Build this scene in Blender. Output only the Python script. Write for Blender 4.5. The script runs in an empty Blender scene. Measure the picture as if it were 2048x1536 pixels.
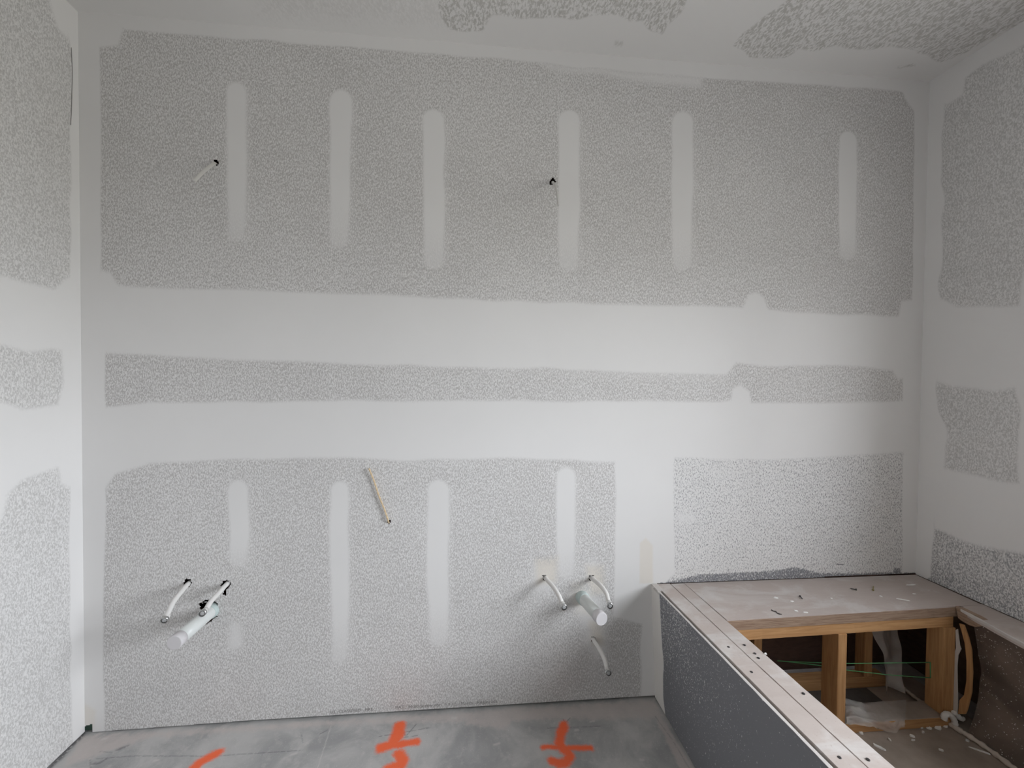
import bpy, bmesh, math, random
import numpy as np
from mathutils import Vector

random.seed(4)
rng = np.random.default_rng(7)
SC = bpy.context.scene
COL = SC.collection

# ------------------------------------------------------------------ camera
F_PX, YAW, PITCH, ROLL = 771.79, -0.0841, -0.01745, 0.00975
CAM = np.array([1.50762, -1.5986, 1.3899])
WID, HGT, DECK = 3.51633, 2.74, 0.501          # room width, ceiling, tub deck height (m)
_cy, _sy = math.cos(YAW), math.sin(YAW)
FWD = np.array([-_sy * math.cos(PITCH), _cy * math.cos(PITCH), math.sin(PITCH)])
_R = np.array([_cy, _sy, 0.0])
_U = np.cross(_R, FWD)
RGT = _R * math.cos(ROLL) + _U * math.sin(ROLL)
UPV = -_R * math.sin(ROLL) + _U * math.cos(ROLL)
cd = bpy.data.cameras.new('camera')
cam = bpy.data.objects.new('camera', cd)
COL.objects.link(cam)
from mathutils import Matrix
cam.matrix_world = Matrix(((RGT[0], UPV[0], -FWD[0], CAM[0]), (RGT[1], UPV[1], -FWD[1], CAM[1]),
                           (RGT[2], UPV[2], -FWD[2], CAM[2]), (0, 0, 0, 1)))
cd.sensor_width = 36.0
cd.lens = F_PX / 2048 * 36.0
cd.clip_start = 0.02
SC.camera = cam

# ------------------------------------------------------------------ light and exposure
WIN_Y0, WIN_Y1, WIN_Z0, WIN_Z1, WIN_T = -0.72, -2.02, 0.84, 2.02, 0.29
w = bpy.data.worlds.new('overcast_sky')
SC.world = w
w.use_nodes = True
nt = w.node_tree
bg = nt.nodes['Background']
tc = nt.nodes.new('ShaderNodeTexCoord')
sx = nt.nodes.new('ShaderNodeSeparateXYZ')
rp = nt.nodes.new('ShaderNodeValToRGB')
rp.color_ramp.elements[0].position = 0.46
rp.color_ramp.elements[0].color = (0.30, 0.29, 0.27, 1)
rp.color_ramp.elements[1].position = 0.54
rp.color_ramp.elements[1].color = (0.935, 0.94, 1.0, 1)
mp = nt.nodes.new('ShaderNodeMath'); mp.operation = 'MULTIPLY_ADD'
mp.inputs[1].default_value = 0.5; mp.inputs[2].default_value = 0.5
nt.links.new(tc.outputs['Generated'], sx.inputs[0])
nt.links.new(sx.outputs['Z'], mp.inputs[0])
nt.links.new(mp.outputs[0], rp.inputs[0])
nt.links.new(rp.outputs[0], bg.inputs['Color'])
bg.inputs['Strength'].default_value = 29.5
WINS = ((WIN_Y0, WIN_Y1, WIN_Z0, WIN_Z1), (-3.00, -4.40, 0.92, 1.95))     # two windows in the right wall, beside and behind the camera
for (ya, yb, za, zb) in WINS:
    ld = bpy.data.lights.new('daylight_portal', 'AREA')
    ld.shape = 'RECTANGLE'; ld.size = ya - yb; ld.size_y = zb - za
    ld.cycles.is_portal = True
    lo = bpy.data.objects.new('daylight_portal', ld)
    COL.objects.link(lo)
    lo.location = (WID - 0.0263 * (ya + yb) / 2 + WIN_T + 0.03, (ya + yb) / 2, (za + zb) / 2)
    lo.rotation_euler = (math.pi / 2, 0, math.pi / 2)
vs = SC.view_settings
vs.view_transform = 'Standard'; vs.look = 'None'; vs.gamma = 1.0; vs.exposure = 0.0
vs.use_curve_mapping = False
SC.cycles.use_denoising = True
SC.cycles.max_bounces = 10
SC.cycles.diffuse_bounces = 7
SC.cycles.transparent_max_bounces = 12

# ------------------------------------------------------------------ helpers
def ray(px, py):
    return FWD + RGT * (px - 1024) / F_PX - UPV * (py - 768) / F_PX
def on_y(px, py, y=0.0):
    v = ray(px, py); return CAM + v * (y - CAM[1]) / v[1]
def on_z(px, py, z=0.0):
    v = ray(px, py); return CAM + v * (z - CAM[2]) / v[2]
def on_x(px, py, x):
    v = ray(px, py); return CAM + v * (x - CAM[0]) / v[0]

def seg_dist(P, a, b):
    ab = b - a
    t = np.clip(((P - a) @ ab) / max(ab @ ab, 1e-12), 0, 1)
    return np.linalg.norm(P - (a + t[:, None] * ab), axis=1)
def cover(out, P, poly, feather, weight=1.0, mode='max', closed=True, radius=0.0):
    """coverage of a polygon (closed) or a stroke (open) on the 2-D points P"""
    poly = np.asarray(poly, float)
    m = feather + radius + 0.01
    lo_, hi_ = poly.min(0) - m, poly.max(0) + m
    idx = np.nonzero(((P >= lo_) & (P <= hi_)).all(1))[0]
    if len(idx) == 0: return
    Q = P[idx]
    d = np.full(len(Q), 1e9)
    n = len(poly)
    for i in range(n if closed else n - 1):
        d = np.minimum(d, seg_dist(Q, poly[i], poly[(i + 1) % n]))
    if closed:
        ins = np.zeros(len(Q), bool)
        for i in range(n):
            (x1, y1), (x2, y2) = poly[i], poly[(i + 1) % n]
            if y1 == y2: continue
            c = ((y1 > Q[:, 1]) != (y2 > Q[:, 1])) & (Q[:, 0] < (x2 - x1) * (Q[:, 1] - y1) / (y2 - y1) + x1)
            ins ^= c
        d = np.where(ins, -d, d)
    d = d - radius
    t = np.clip(0.5 - d / (2 * max(feather, 1e-5)), 0, 1)
    t = t * t * (3 - 2 * t) * weight
    if mode == 'max': out[idx] = np.maximum(out[idx], t)
    elif mode == 'add': out[idx] = np.clip(out[idx] + t, 0, 1)
    elif mode == 'cut': out[idx] = out[idx] * (1 - t)
    elif mode == 'set': out[idx] = out[idx] * (1 - np.clip(t / weight, 0, 1)) + t

def vnoise(P, s, seed=0):
    """smooth value noise on 2-D points, 0..1"""
    q = np.asarray(P) * s
    i = np.floor(q).astype(np.int64); f = q - i; f = f * f * (3 - 2 * f)
    def h(a, b):
        n = (a * 374761393 + b * 668265263 + seed * 974634777) & 0xffffffff
        n = ((n ^ (n >> 13)) * 1274126177) & 0xffffffff
        return ((n ^ (n >> 16)) & 0xffff) / 65535.0
    a, b = i[:, 0], i[:, 1]
    x0 = h(a, b) * (1 - f[:, 0]) + h(a + 1, b) * f[:, 0]
    x1 = h(a, b + 1) * (1 - f[:, 0]) + h(a + 1, b + 1) * f[:, 0]
    return x0 * (1 - f[:, 1]) + x1 * f[:, 1]

def link(name, me, m=None, parent=None):
    o = bpy.data.objects.new(name, me)
    COL.objects.link(o)
    if m is not None: me.materials.append(m)
    if parent is not None: o.parent = parent
    return o
def tag(o, label, cat, group=None):
    o['label'] = label; o['category'] = cat
    if group: o['group'] = group
    return o
def thing(name, label, cat, group=None, loc=(0, 0, 0)):
    o = bpy.data.objects.new(name, None); COL.objects.link(o)
    o.location = loc; o.empty_display_size = 0.05
    return tag(o, label, cat, group)
def struct(o):
    o['kind'] = 'structure'; return o

def grid(name, us, vs_, fn, mat, attr=None, holes=None):
    """sheet on the lattice us x vs_; fn(u, v) -> xyz; attr(P2) -> n x 4; holes(P2 of face centres) -> bool"""
    us, vs_ = np.asarray(us, float), np.asarray(vs_, float)
    U_, V_ = np.meshgrid(us, vs_)
    P2 = np.stack([U_.ravel(), V_.ravel()], 1)
    co = fn(P2)
    nu, nv = len(us), len(vs_)
    i, j = np.meshgrid(np.arange(nu - 1), np.arange(nv - 1))
    a = (j * nu + i).ravel()
    quads = np.stack([a, a + 1, a + nu + 1, a + nu], 1)
    if holes is not None:
        c = P2[quads].mean(1)
        quads = quads[~holes(c)]
    me = bpy.data.meshes.new(name)
    me.vertices.add(len(co)); me.vertices.foreach_set('co', co.astype(np.float32).ravel())
    me.loops.add(quads.size); me.loops.foreach_set('vertex_index', quads.astype(np.int32).ravel())
    me.polygons.add(len(quads))
    me.polygons.foreach_set('loop_start', np.arange(0, quads.size, 4, dtype=np.int32))
    me.polygons.foreach_set('loop_total', np.full(len(quads), 4, np.int32))
    me.update(calc_edges=True)
    if attr is not None:
        at = me.attributes.new('mask', 'FLOAT_COLOR', 'POINT')
        at.data.foreach_set('color', np.clip(attr(P2), 0, 1).astype(np.float32).ravel())
    return link(name, me, mat)

def add_box(bm, x0, x1, y0, y1, z0, z1, bevel=0.0):
    vsx = [bm.verts.new((x, y, z)) for z in (z0, z1) for y in (y0, y1) for x in (x0, x1)]
    fs = [(0, 2, 3, 1), (4, 5, 7, 6), (0, 1, 5, 4), (2, 6, 7, 3), (0, 4, 6, 2), (1, 3, 7, 5)]
    faces = [bm.faces.new([vsx[k] for k in f]) for f in fs]
    if bevel > 0:
        ed = list({e for f in faces for e in f.edges})
        bmesh.ops.bevel(bm, geom=ed, offset=bevel, segments=2, profile=0.6, affect='EDGES')
def add_prism(bm, bottom, top):
    """solid between two same-length rings of 3-D points"""
    a = [bm.verts.new(tuple(p)) for p in bottom]; b = [bm.verts.new(tuple(p)) for p in top]
    n = len(a)
    bm.faces.new(a[::-1]); bm.faces.new(b)
    for i in range(n): bm.faces.new((a[i], a[(i + 1) % n], b[(i + 1) % n], b[i]))
def smooth_path(pts, n=24):
    pts = [np.asarray(p, float) for p in pts]
    if len(pts) < 3: return [pts[0] + (pts[-1] - pts[0]) * t for t in np.linspace(0, 1, n)]
    P = [2 * pts[0] - pts[1]] + pts + [2 * pts[-1] - pts[-2]]
    out = []
    seg = len(pts) - 1
    for k in range(n):
        t = k / (n - 1) * seg; i = min(int(t), seg - 1); t -= i
        p0, p1, p2, p3 = P[i:i + 4]
        out.append(0.5 * (2 * p1 + (p2 - p0) * t + (2 * p0 - 5 * p1 + 4 * p2 - p3) * t * t + (3 * p1 - p0 - 3 * p2 + p3) * t ** 3))
    return out
def add_tube(bm, path, rad, seg=20, cap=True, flat=1.0, flat_dir=None):
    path = [np.asarray(p, float) for p in path]
    n = len(path)
    rads = rad if hasattr(rad, '__len__') else [rad] * n
    rings = []
    up = np.array([0.13, 0.21, 1.0]) if flat_dir is None else np.asarray(flat_dir, float)
    for i, p in enumerate(path):
        t = path[min(i + 1, n - 1)] - path[max(i - 1, 0)]
        t = t / (np.linalg.norm(t) + 1e-12)
        a = up - t * (up @ t); a /= np.linalg.norm(a) + 1e-12
        b = np.cross(t, a)
        rings.append([bm.verts.new(tuple(p + rads[i] * (math.cos(2 * math.pi * k / seg) * a * flat + math.sin(2 * math.pi * k / seg) * b))) for k in range(seg)])
    for i in range(n - 1):
        for k in range(seg):
            bm.faces.new((rings[i][k], rings[i][(k + 1) % seg], rings[i + 1][(k + 1) % seg], rings[i + 1][k]))
    if cap:
        bm.faces.new(rings[0][::-1]); bm.faces.new(rings[-1])
def done(name, bm, mat, parent=None, smooth=False, loc=None):
    bmesh.ops.recalc_face_normals(bm, faces=bm.faces)
    me = bpy.data.meshes.new(name); bm.to_mesh(me); bm.free()
    o = link(name, me, mat, parent)
    if smooth:
        me.polygons.foreach_set('use_smooth', [len(p.vertices) == 4 for p in me.polygons])
    if loc is not None: o.location = loc
    return o
def box(name, x0, x1, y0, y1, z0, z1, mat, parent=None, bevel=0.0015):
    bm = bmesh.new()
    add_box(bm, min(x0, x1), max(x0, x1), min(y0, y1), max(y0, y1), min(z0, z1), max(z0, z1), bevel)
    return done(name, bm, mat, parent)

# ------------------------------------------------------------------ materials
class NT:
    def __init__(s, name):
        s.m = bpy.data.materials.new(name); s.m.use_nodes = True
        s.t = s.m.node_tree; s.b = s.t.nodes['Principled BSDF']
        s.out = s.t.nodes['Material Output']
    def n(s, kind, **kw):
        nd = s.t.nodes.new('ShaderNode' + kind)
        for k, v in kw.items():
            if k.startswith('i_'):
                key = k[2:]; key = int(key) if key.isdigit() else key
                s.put(nd.inputs[key], v)
            else: setattr(nd, k, v)
        return nd
    def put(s, sock, v):
        if hasattr(v, 'is_linked') or isinstance(v, bpy.types.NodeSocket): s.t.links.new(v, sock)
        elif isinstance(v, (tuple, list)) and sock.type == 'RGBA' and len(v) == 3: sock.default_value = (*v, 1)
        else: sock.default_value = v
    def math(s, op, a, b=0.0, c=0.0, clamp=False):
        nd = s.n('Math', operation=op, use_clamp=clamp); s.put(nd.inputs[0], a); s.put(nd.inputs[1], b); s.put(nd.inputs[2], c)
        return nd.outputs[0]
    def mix(s, f, a, b, blend='MIX'):
        nd = s.n('Mix', data_type='RGBA', blend_type=blend)
        s.put(nd.inputs[0], f); s.put(nd.inputs[6], a); s.put(nd.inputs[7], b)
        return nd.outputs[2]
    def step(s, v, lo_, hi_):
        nd = s.n('MapRange', interpolation_type='SMOOTHSTEP')
        s.put(nd.inputs[0], v); s.put(nd.inputs[1], lo_); s.put(nd.inputs[2], hi_)
        return nd.outputs[0]
    def coords(s, scale=(1, 1, 1), rot=(0, 0, 0)):
        t = s.n('TexCoord'); mp = s.n('Mapping'); s.put(mp.inputs[0], t.outputs['Object'])
        mp.inputs['Scale'].default_value = scale; mp.inputs['Rotation'].default_value = rot
        return mp.outputs[0]
    def noise(s, vec, scale, detail=2.0, rough=0.5, dist=0.0):
        nd = s.n('TexNoise'); s.put(nd.inputs['Vector'], vec)
        nd.inputs['Scale'].default_value = scale; nd.inputs['Detail'].default_value = detail
        nd.inputs['Roughness'].default_value = rough; nd.inputs['Distortion'].default_value = dist
        return nd.outputs['Fac']
    def finish(s, col, rough=0.9, bump=None, bstr=0.2, bdist=0.002, spec=0.3):
        s.put(s.b.inputs['Base Color'], col); s.put(s.b.inputs['Roughness'], rough)
        s.b.inputs['Specular IOR Level'].default_value = spec
        if bump is not None:
            nd = s.n('Bump'); nd.inputs['Strength'].default_value = bstr; nd.inputs['Distance'].default_value = bdist
            s.put(nd.inputs['Height'], bump); s.put(s.b.inputs['Normal'], nd.outputs[0])
        return s.m

BOARD = (0.47, 0.455, 0.445)
MUD = (0.735, 0.725, 0.715)
DARKB = (0.205, 0.205, 0.22)
CREAM = (0.71, 0.665, 0.60)

def drywall(name, fleck_scale, stretch, rot=(0, 0, 0), board=BOARD, soft=0.11, base=0.65):
    """paper-faced board under sprayed primer flecks; mask: R joint compound, G fleck density, B cream patch, A dark board"""
    k = NT(name)
    at = k.n('Attribute', attribute_name='mask')
    sep = k.n('SeparateColor'); k.put(sep.inputs[0], at.outputs['Color'])
    R_, G_, B_ = sep.outputs[0], sep.outputs[1], sep.outputs[2]
    A_ = at.outputs['Alpha']
    v = k.coords(stretch, rot)
    f = k.noise(v, fleck_scale, 3.0, 0.62, 0.5)
    lowf = k.noise(k.coords(), 9.0, 3.0, 0.6)
    thr = k.math('MULTIPLY_ADD', G_, -0.26, base)
    thr = k.math('ADD', thr, k.math('MULTIPLY_ADD', lowf, -0.05, 0.025))
    fleck = k.step(f, k.math('SUBTRACT', thr, soft), k.math('ADD', thr, soft))
    ragged = k.math('ADD', R_, k.math('MULTIPLY_ADD', f, 0.55, -0.275))
    mud = k.step(ragged, 0.12, 0.92)
    tot = k.math('MAXIMUM', fleck, mud)
    big = k.noise(k.coords(), 1.7, 3.0, 0.55)
    brd = k.mix(A_, board, DARKB)
    mc = k.mix(B_, MUD, CREAM)
    col = k.mix(tot, brd, mc)
    tone = k.math('MULTIPLY_ADD', big, 0.10, 0.95)
    col = k.mix(1.0, col, k.n('CombineColor', i_0=tone, i_1=tone, i_2=tone).outputs[0], 'MULTIPLY')
    return k.finish(col, 0.92, tot, 0.12, 0.0015, 0.2)

M = {}
M['wall'] = drywall('primed_drywall', 1.0, (270, 270, 112), (0, math.radians(13), 0), soft=0.09)
M['side'] = drywall('primed_drywall_side', 1.0, (280, 230, 115), (math.radians(16), 0, 0), board=(0.50, 0.49, 0.48), soft=0.14)
M['ceil'] = drywall('knockdown_ceiling', 1.0, (120, 60, 120), (0, 0, math.radians(24)), board=(0.50, 0.49, 0.47), soft=0.09)

def concrete():
    k = NT('dusty_concrete')
    at = k.n('Attribute', attribute_name='mask')
    sep = k.n('SeparateColor'); k.put(sep.inputs[0], at.outputs['Color'])
    v = k.coords()
    n1 = k.noise(v, 5.0, 5.0, 0.62, 0.6); n2 = k.noise(v, 26.0, 4.0, 0.65); n3 = k.noise(v, 260.0, 2.0, 0.6)
    col = k.mix(k.step(n1, 0.35, 0.68), (0.34, 0.338, 0.335), (0.50, 0.49, 0.48))
    col = k.mix(k.math('MULTIPLY', k.step(n2, 0.5, 0.75), 0.45), col, (0.58, 0.55, 0.535))
    dust = k.math('ADD', sep.outputs[2], k.math('MULTIPLY_ADD', n2, 0.9, -0.45), clamp=True)
    col = k.mix(k.math('MULTIPLY', k.step(dust, 0.25, 0.8), 0.75), col, (0.56, 0.505, 0.48))
    col = k.mix(k.step(n3, 0.66, 0.74), col, (0.70, 0.68, 0.67))
    line = k.math('MULTIPLY', sep.outputs[1], k.step(k.noise(v, 90.0, 2.0), 0.32, 0.52))
    col = k.mix(line, col, (0.075, 0.075, 0.085))
    og = k.math('ADD', sep.outputs[0], k.math('MULTIPLY_ADD', k.noise(v, 150.0, 3.0, 0.7), 0.7, -0.35))
    col = k.mix(k.math('MULTIPLY', k.step(og, 0.15, 0.85), 0.96), col, (0.93, 0.15, 0.05))
    col = k.mix(k.math('MULTIPLY', at.outputs['Alpha'], 0.8), col, (0.62, 0.59, 0.57))
    return k.finish(col, 0.85, n2, 0.15, 0.002, 0.3)
M['floor'] = concrete()

def plain(name, col, rough=0.7, var=0.12, scale=30.0, metal=0.0, spec=0.4, bump=0.05):
    k = NT(name)
    n = k.noise(k.coords(), scale, 3.0, 0.6)
    c2 = tuple(c * (1 - var) for c in col); c3 = tuple(min(1, c * (1 + var)) for c in col)
    k.b.inputs['Metallic'].default_value = metal
    return k.finish(k.mix(n, c2, c3), rough, n, bump, 0.001, spec)
def wood(name, light, dark, stretch):
    k = NT(name)
    v = k.coords(stretch)
    n = k.noise(v, 1.0, 4.0, 0.6, 0.8)
    n2 = k.noise(k.coords(), 7.0, 2.0)
    c = k.mix(k.step(n, 0.3, 0.7), light, dark)
    c = k.mix(k.math('MULTIPLY', n2, 0.35), c, dark)
    return k.finish(c, 0.75, n, 0.08, 0.001, 0.3)
PINE, PINED = (0.58, 0.345, 0.165), (0.42, 0.225, 0.095)
M['pine_x'] = wood('pine_along_x', PINE, PINED, (5, 90, 90))
M['pine_y'] = wood('pine_along_y', PINE, PINED, (90, 5, 90))
M['pine_z'] = wood('pine_upright', PINE, PINED, (90, 90, 5))
M['brown'] = wood('dark_sheathing', (0.12, 0.07, 0.05), (0.08, 0.045, 0.035), (20, 20, 60))
M['edge'] = wood('plywood_edge', (0.42, 0.31, 0.23), (0.25, 0.165, 0.115), (14, 14, 260))
def dusty_ply():
    k = NT('dusty_plywood')
    v = k.coords((6, 22, 22)); n = k.noise(v, 1.0, 4.0, 0.6, 0.5)
    n2 = k.noise(k.coords(), 9.0, 4.0, 0.6); n3 = k.noise(k.coords(), 140.0, 2.0, 0.6)
    n4 = k.noise(k.coords((3, 9, 9)), 1.0, 5.0, 0.65, 0.8)
    c = k.mix(n, (0.43, 0.365, 0.335), (0.53, 0.47, 0.435))
    c = k.mix(k.math('MULTIPLY', k.step(n4, 0.48, 0.66), 0.7), c, (0.58, 0.55, 0.53))
    c = k.mix(k.math('MULTIPLY', k.step(n2, 0.52, 0.72), 0.5), c, (0.64, 0.62, 0.60))
    c = k.mix(k.math('MULTIPLY', k.step(n3, 0.62, 0.75), 0.35), c, (0.36, 0.29, 0.26))
    return k.finish(c, 0.85, n3, 0.1, 0.001, 0.25)
M['ply'] = dusty_ply()
M['apron'] = drywall('grey_board_facing', 1.0, (230, 230, 150), (math.radians(20), 0, 0), soft=0.04, base=0.70)
M['gypsum'] = plain('gypsum_core', (0.56, 0.53, 0.505), 0.95, 0.1, 60)
M['pvc'] = plain('white_drain_plastic', (0.67, 0.69, 0.675), 0.38, 0.04, 12)
M['pvccap'] = plain('matte_white_plastic', (0.62, 0.60, 0.61), 0.55, 0.04, 12)
M['coupling'] = plain('pale_green_glued_plastic', (0.50, 0.58, 0.565), 0.35, 0.06, 14)
M['pex'] = plain('white_tubing', (0.70, 0.685, 0.665), 0.42, 0.04, 20)
M['crimp'] = plain('steel_crimp', (0.55, 0.55, 0.54), 0.3, 0.35, 120, metal=0.9)
M['plug'] = plain('grey_plug', (0.36, 0.36, 0.36), 0.4, 0.75, 260)
M['cable'] = plain('white_cable_jacket', (0.60, 0.585, 0.56), 0.5, 0.05, 25)
M['cord'] = plain('tan_twisted_cord', (0.62, 0.48, 0.31), 0.7, 0.15, 120)
M['screw'] = plain('black_screw_steel', (0.05, 0.045, 0.045), 0.5, 0.3, 90, metal=0.4)
M['brass'] = plain('yellow_zinc_screw', (0.38, 0.32, 0.14), 0.45, 0.2, 90, metal=0.5)
M['chip'] = plain('white_gypsum_scrap', (0.82, 0.81, 0.79), 0.9, 0.06, 60)
M['foam'] = plain('pale_spray_foam', (0.62, 0.56, 0.50), 0.85, 0.12, 40, bump=0.3)
M['green'] = plain('green_string', (0.11, 0.36, 0.15), 0.7, 0.15, 60)
M['treated'] = plain('green_treated_lumber', (0.085, 0.15, 0.115), 0.85, 0.3, 40)
M['slab'] = plain('tub_pit_slab', (0.35, 0.295, 0.25), 0.9, 0.3, 14)
M['ink'] = plain('faded_board_ink', (0.27, 0.26, 0.255), 0.9, 0.1, 200)
M['batt'] = plain('brown_insulation', (0.16, 0.11, 0.08), 0.95, 0.4, 35)
M['frame'] = plain('white_vinyl_frame', (0.82, 0.82, 0.81), 0.4, 0.03, 10)
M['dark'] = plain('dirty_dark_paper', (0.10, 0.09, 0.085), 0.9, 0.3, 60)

def film(name, alpha, tint, rough, specks):
    k = NT(name)
    v = k.coords()
    n = k.noise(v, 14.0, 3.0, 0.6)
    vo = k.n('TexVoronoi', feature='F1'); k.put(vo.inputs['Vector'], v); vo.inputs['Scale'].default_value = 120.0
    sp = k.math('MULTIPLY', k.step(vo.outputs['Distance'], 0.24, 0.14), k.step(k.noise(v, 40.0, 2.0), 0.44, 0.56)) if specks else 0.0
    haze = k.step(k.noise(v, 4.5, 2.0, 0.5, 0.6), 0.46, 0.66)
    col = k.mix(sp, k.mix(haze, tint, tuple(min(1, c * 1.75) for c in tint)), (0.75, 0.73, 0.71))
    k.finish(col, k.math('MULTIPLY_ADD', n, 0.2, rough), n, 0.15, 0.004, 0.5)
    tr = k.n('BsdfTransparent'); ms = k.n('MixShader')
    k.put(ms.inputs[0], k.math('ADD', k.math('MULTIPLY_ADD', n, 0.3, alpha - 0.15), sp, clamp=True))
    k.put(ms.inputs[1], tr.outputs[0]); k.put(ms.inputs[2], k.b.outputs[0]); k.put(k.out.inputs[0], ms.outputs[0])
    return k.m
M['vapour'] = film('speckled_poly_film', 0.72, (0.17, 0.135, 0.115), 0.28, True)
M['clear'] = film('crumpled_clear_film', 0.42, (0.66, 0.60, 0.56), 0.25, False)
def glass():
    k = NT('window_glass')
    tr = k.n('BsdfTransparent'); gl = k.n('BsdfGlossy'); gl.inputs['Roughness'].default_value = 0.02
    fr = k.n('Fresnel'); fr.inputs[0].default_value = 1.45
    ms = k.n('MixShader'); k.put(ms.inputs[0], k.math('MULTIPLY', fr.outputs[0], 0.6)); k.put(ms.inputs[1], tr.outputs[0]); k.put(ms.inputs[2], gl.outputs[0])
    tr.inputs[0].default_value = (0.95, 0.97, 0.97, 1)
    k.put(k.out.inputs[0], ms.outputs[0])
    return k.m
M['glass'] = glass()

# ------------------------------------------------------------------ back wall
def yz0(pts): return [tuple(on_y(a, b, 0.0)[[0, 2]]) for a, b in pts]

def back_attr(P):
    n = len(P)
    mud = np.zeros(n); den = np.full(n, 0.56); cream = np.zeros(n); dark = np.zeros(n)
    Q = P + np.stack([vnoise(P, 9, 1) - 0.5, vnoise(P, 9, 2) - 0.5], 1) * 0.010
    def m(pts, fe=0.012, wt=1.0, mode='max'): cover(mud, Q, yz0(pts), fe * 1.7, wt, mode)
    # taped edges
    m([(120, -30), (200, 60), (202, 300), (204, 545), (212, 700), (212, 990), (206, 1200), (209, 1500), (120, 1520)], 0.006)
    m([(120, -30), (258, 0), (250, 58), (240, 92), (198, 96)], 0.010)
    m([(100, -60), (1024, 20), (1900, 110), (1900, 184), (1809, 185), (1624, 170), (1424, 160), (1174, 137), (1024, 121), (825, 105), (500, 80), (250, 60)], 0.008)
    m([(1060, 120), (1174, 130), (1409, 150), (1405, 182), (1300, 172), (1200, 155), (1100, 145)], 0.022, 0.8)
    m([(1800, 170), (1900, 170), (1900, 225), (1829, 222), (1812, 200)], 0.010)
    m([(1829, 190), (1826, 400), (1823, 600), (1806, 760), (1806, 960), (1803, 1148), (1900, 1170), (1900, 190)], 0.006)
    # the two horizontal joints
    m([(150, 575), (205, 540), (225, 545), (240, 570), (480, 578), (870, 593), (1024, 600), (1240, 607), (1485, 613), (1495, 590), (1512, 584), (1530, 592), (1538, 618), (1640, 626), (1795, 630), (1802, 602), (1860, 596),
       (1860, 760), (1795, 758), (1785, 740), (1650, 733), (1560, 736), (1500, 733), (1474, 728), (1455, 750), (1250, 745), (1100, 738), (900, 736), (640, 728), (480, 722), (225, 708), (150, 700)], 0.012)
    m([(900, 735), (1465, 728), (1462, 775), (1200, 765), (1000, 752)], 0.03, 0.5)
    m([(150, 815), (225, 812), (300, 803), (640, 800), (1024, 800), (1440, 801), (1460, 798), (1464, 775), (1480, 766), (1500, 782), (1502, 803), (1700, 804), (1795, 800), (1860, 795),
       (1860, 905), (1800, 908), (1640, 918), (1500, 922), (1350, 918), (1230, 925), (1000, 918), (800, 922), (640, 916), (300, 928), (235, 948), (207, 985), (150, 990)], 0.012)
    m([(400, 930), (640, 916), (1230, 925), (1225, 950), (800, 945)], 0.02, 0.35)
    # vertical joint above the apron wall
    m([(1230, 900), (1230, 1100), (1226, 1235), (1282, 1248), (1280, 1392), (1320, 1400), (1330, 1170), (1352, 1150), (1350, 1050), (1352, 900)], 0.010)
    m([(1180, 1225), (1290, 1200), (1288, 1250), (1200, 1250)], 0.03, 0.6)
    # screw strips
    for (x0, x1, y0, y1, fe) in ((450, 498, 160, 492, .013), (657, 706, 175, 505, .011), (843, 892, 217, 545, .010), (1115, 1164, 217, 548, .010),
                                 (1341, 1390, 222, 545, .011), (1676, 1716, 262, 522, .007), (452, 500, 957, 1140, .012), (655, 700, 958, 1335, .014),
                                 (850, 902, 957, 1300, .014), (1110, 1156, 932, 1165, .014)):
        r = (x1 - x0) / 2; cx = (x0 + x1) / 2
        a, b = on_y(cx, y0 + r)[[0, 2]], on_y(cx + random.uniform(-3, 3), y1 - r)[[0, 2]]
        rm = (on_y(x1, (y0 + y1) / 2)[0] - on_y(x0, (y0 + y1) / 2)[0]) / 2
        Z_ = P[:, 1]
        s = np.zeros(n)
        cover(s, Q, [a, b], fe * 1.7, 1.0, 'max', False, rm - 0.004)
        t = np.clip((a[1] + rm - Z_) / (a[1] - b[1] + 2 * rm), 0, 1)       # thins out towards its lower end
        mud[:] = np.maximum(mud, s * (1 - 0.42 * np.clip((t - 0.62) / 0.38, 0, 1)))
        s2 = np.zeros(n)
        cover(s2, Q, [a + [0.02, 0], b + [0.022, 0.0]], 0.022, 0.45, 'max', False, rm)
        mud[:] = np.maximum(mud, s2)
    m([(447, 1300), (452, 1250), (468, 1238), (488, 1248), (490, 1296), (468, 1304)], 0.02, 0.75)
    # filler round the right hand stubs
    for pts, wt in (([(1062, 1120), (1120, 1112), (1124, 1160), (1100, 1195), (1058, 1190)], .8), ([(1165, 1125), (1195, 1110), (1212, 1150), (1210, 1200), (1175, 1180)], .8),
                    ([(1130, 1180), (1180, 1170), (1215, 1210), (1200, 1280), (1160, 1260)], .85), ([(1165, 1255), (1215, 1245), (1222, 1300), (1190, 1330), (1160, 1290)], .8),
                    ([(1150, 1300), (1215, 1290), (1200, 1375), (1185, 1370)], .45)):
        m(pts, 0.035, wt)
    def cr(pts, fe=0.012, wt=1.0): cover(cream, Q, yz0(pts), fe, wt)
    cr([(1070, 1118), (1115, 1115), (1112, 1165), (1075, 1170)], 0.02, 0.9); cr([(1172, 1130), (1208, 1130), (1212, 1185), (1180, 1190)], 0.02, 0.9)
    cr([(1140, 1165), (1170, 1160), (1190, 1230), (1150, 1230)], 0.02, 0.5); cr([(1178, 1243), (1205, 1240), (1207, 1290), (1185, 1290)], 0.02, 0.75)
    cr([(1281, 1085), (1293, 1075), (1306, 1090), (1308, 1168), (1281, 1168)], 0.005, 0.75)
    cr([(160, 1400), (190, 1420), (186, 1455), (165, 1450)], 0.01, 0.6)
    # moisture board panel beside the tub
    cover(dark, Q, yz0([(1335, 905), (1812, 895), (1860, 1180), (1300, 1200)]), 0.01, 0.66)
    rag = P + np.stack([vnoise(P, 60, 5) - 0.5, vnoise(P, 60, 6) - 0.5], 1) * 0.016
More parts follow.
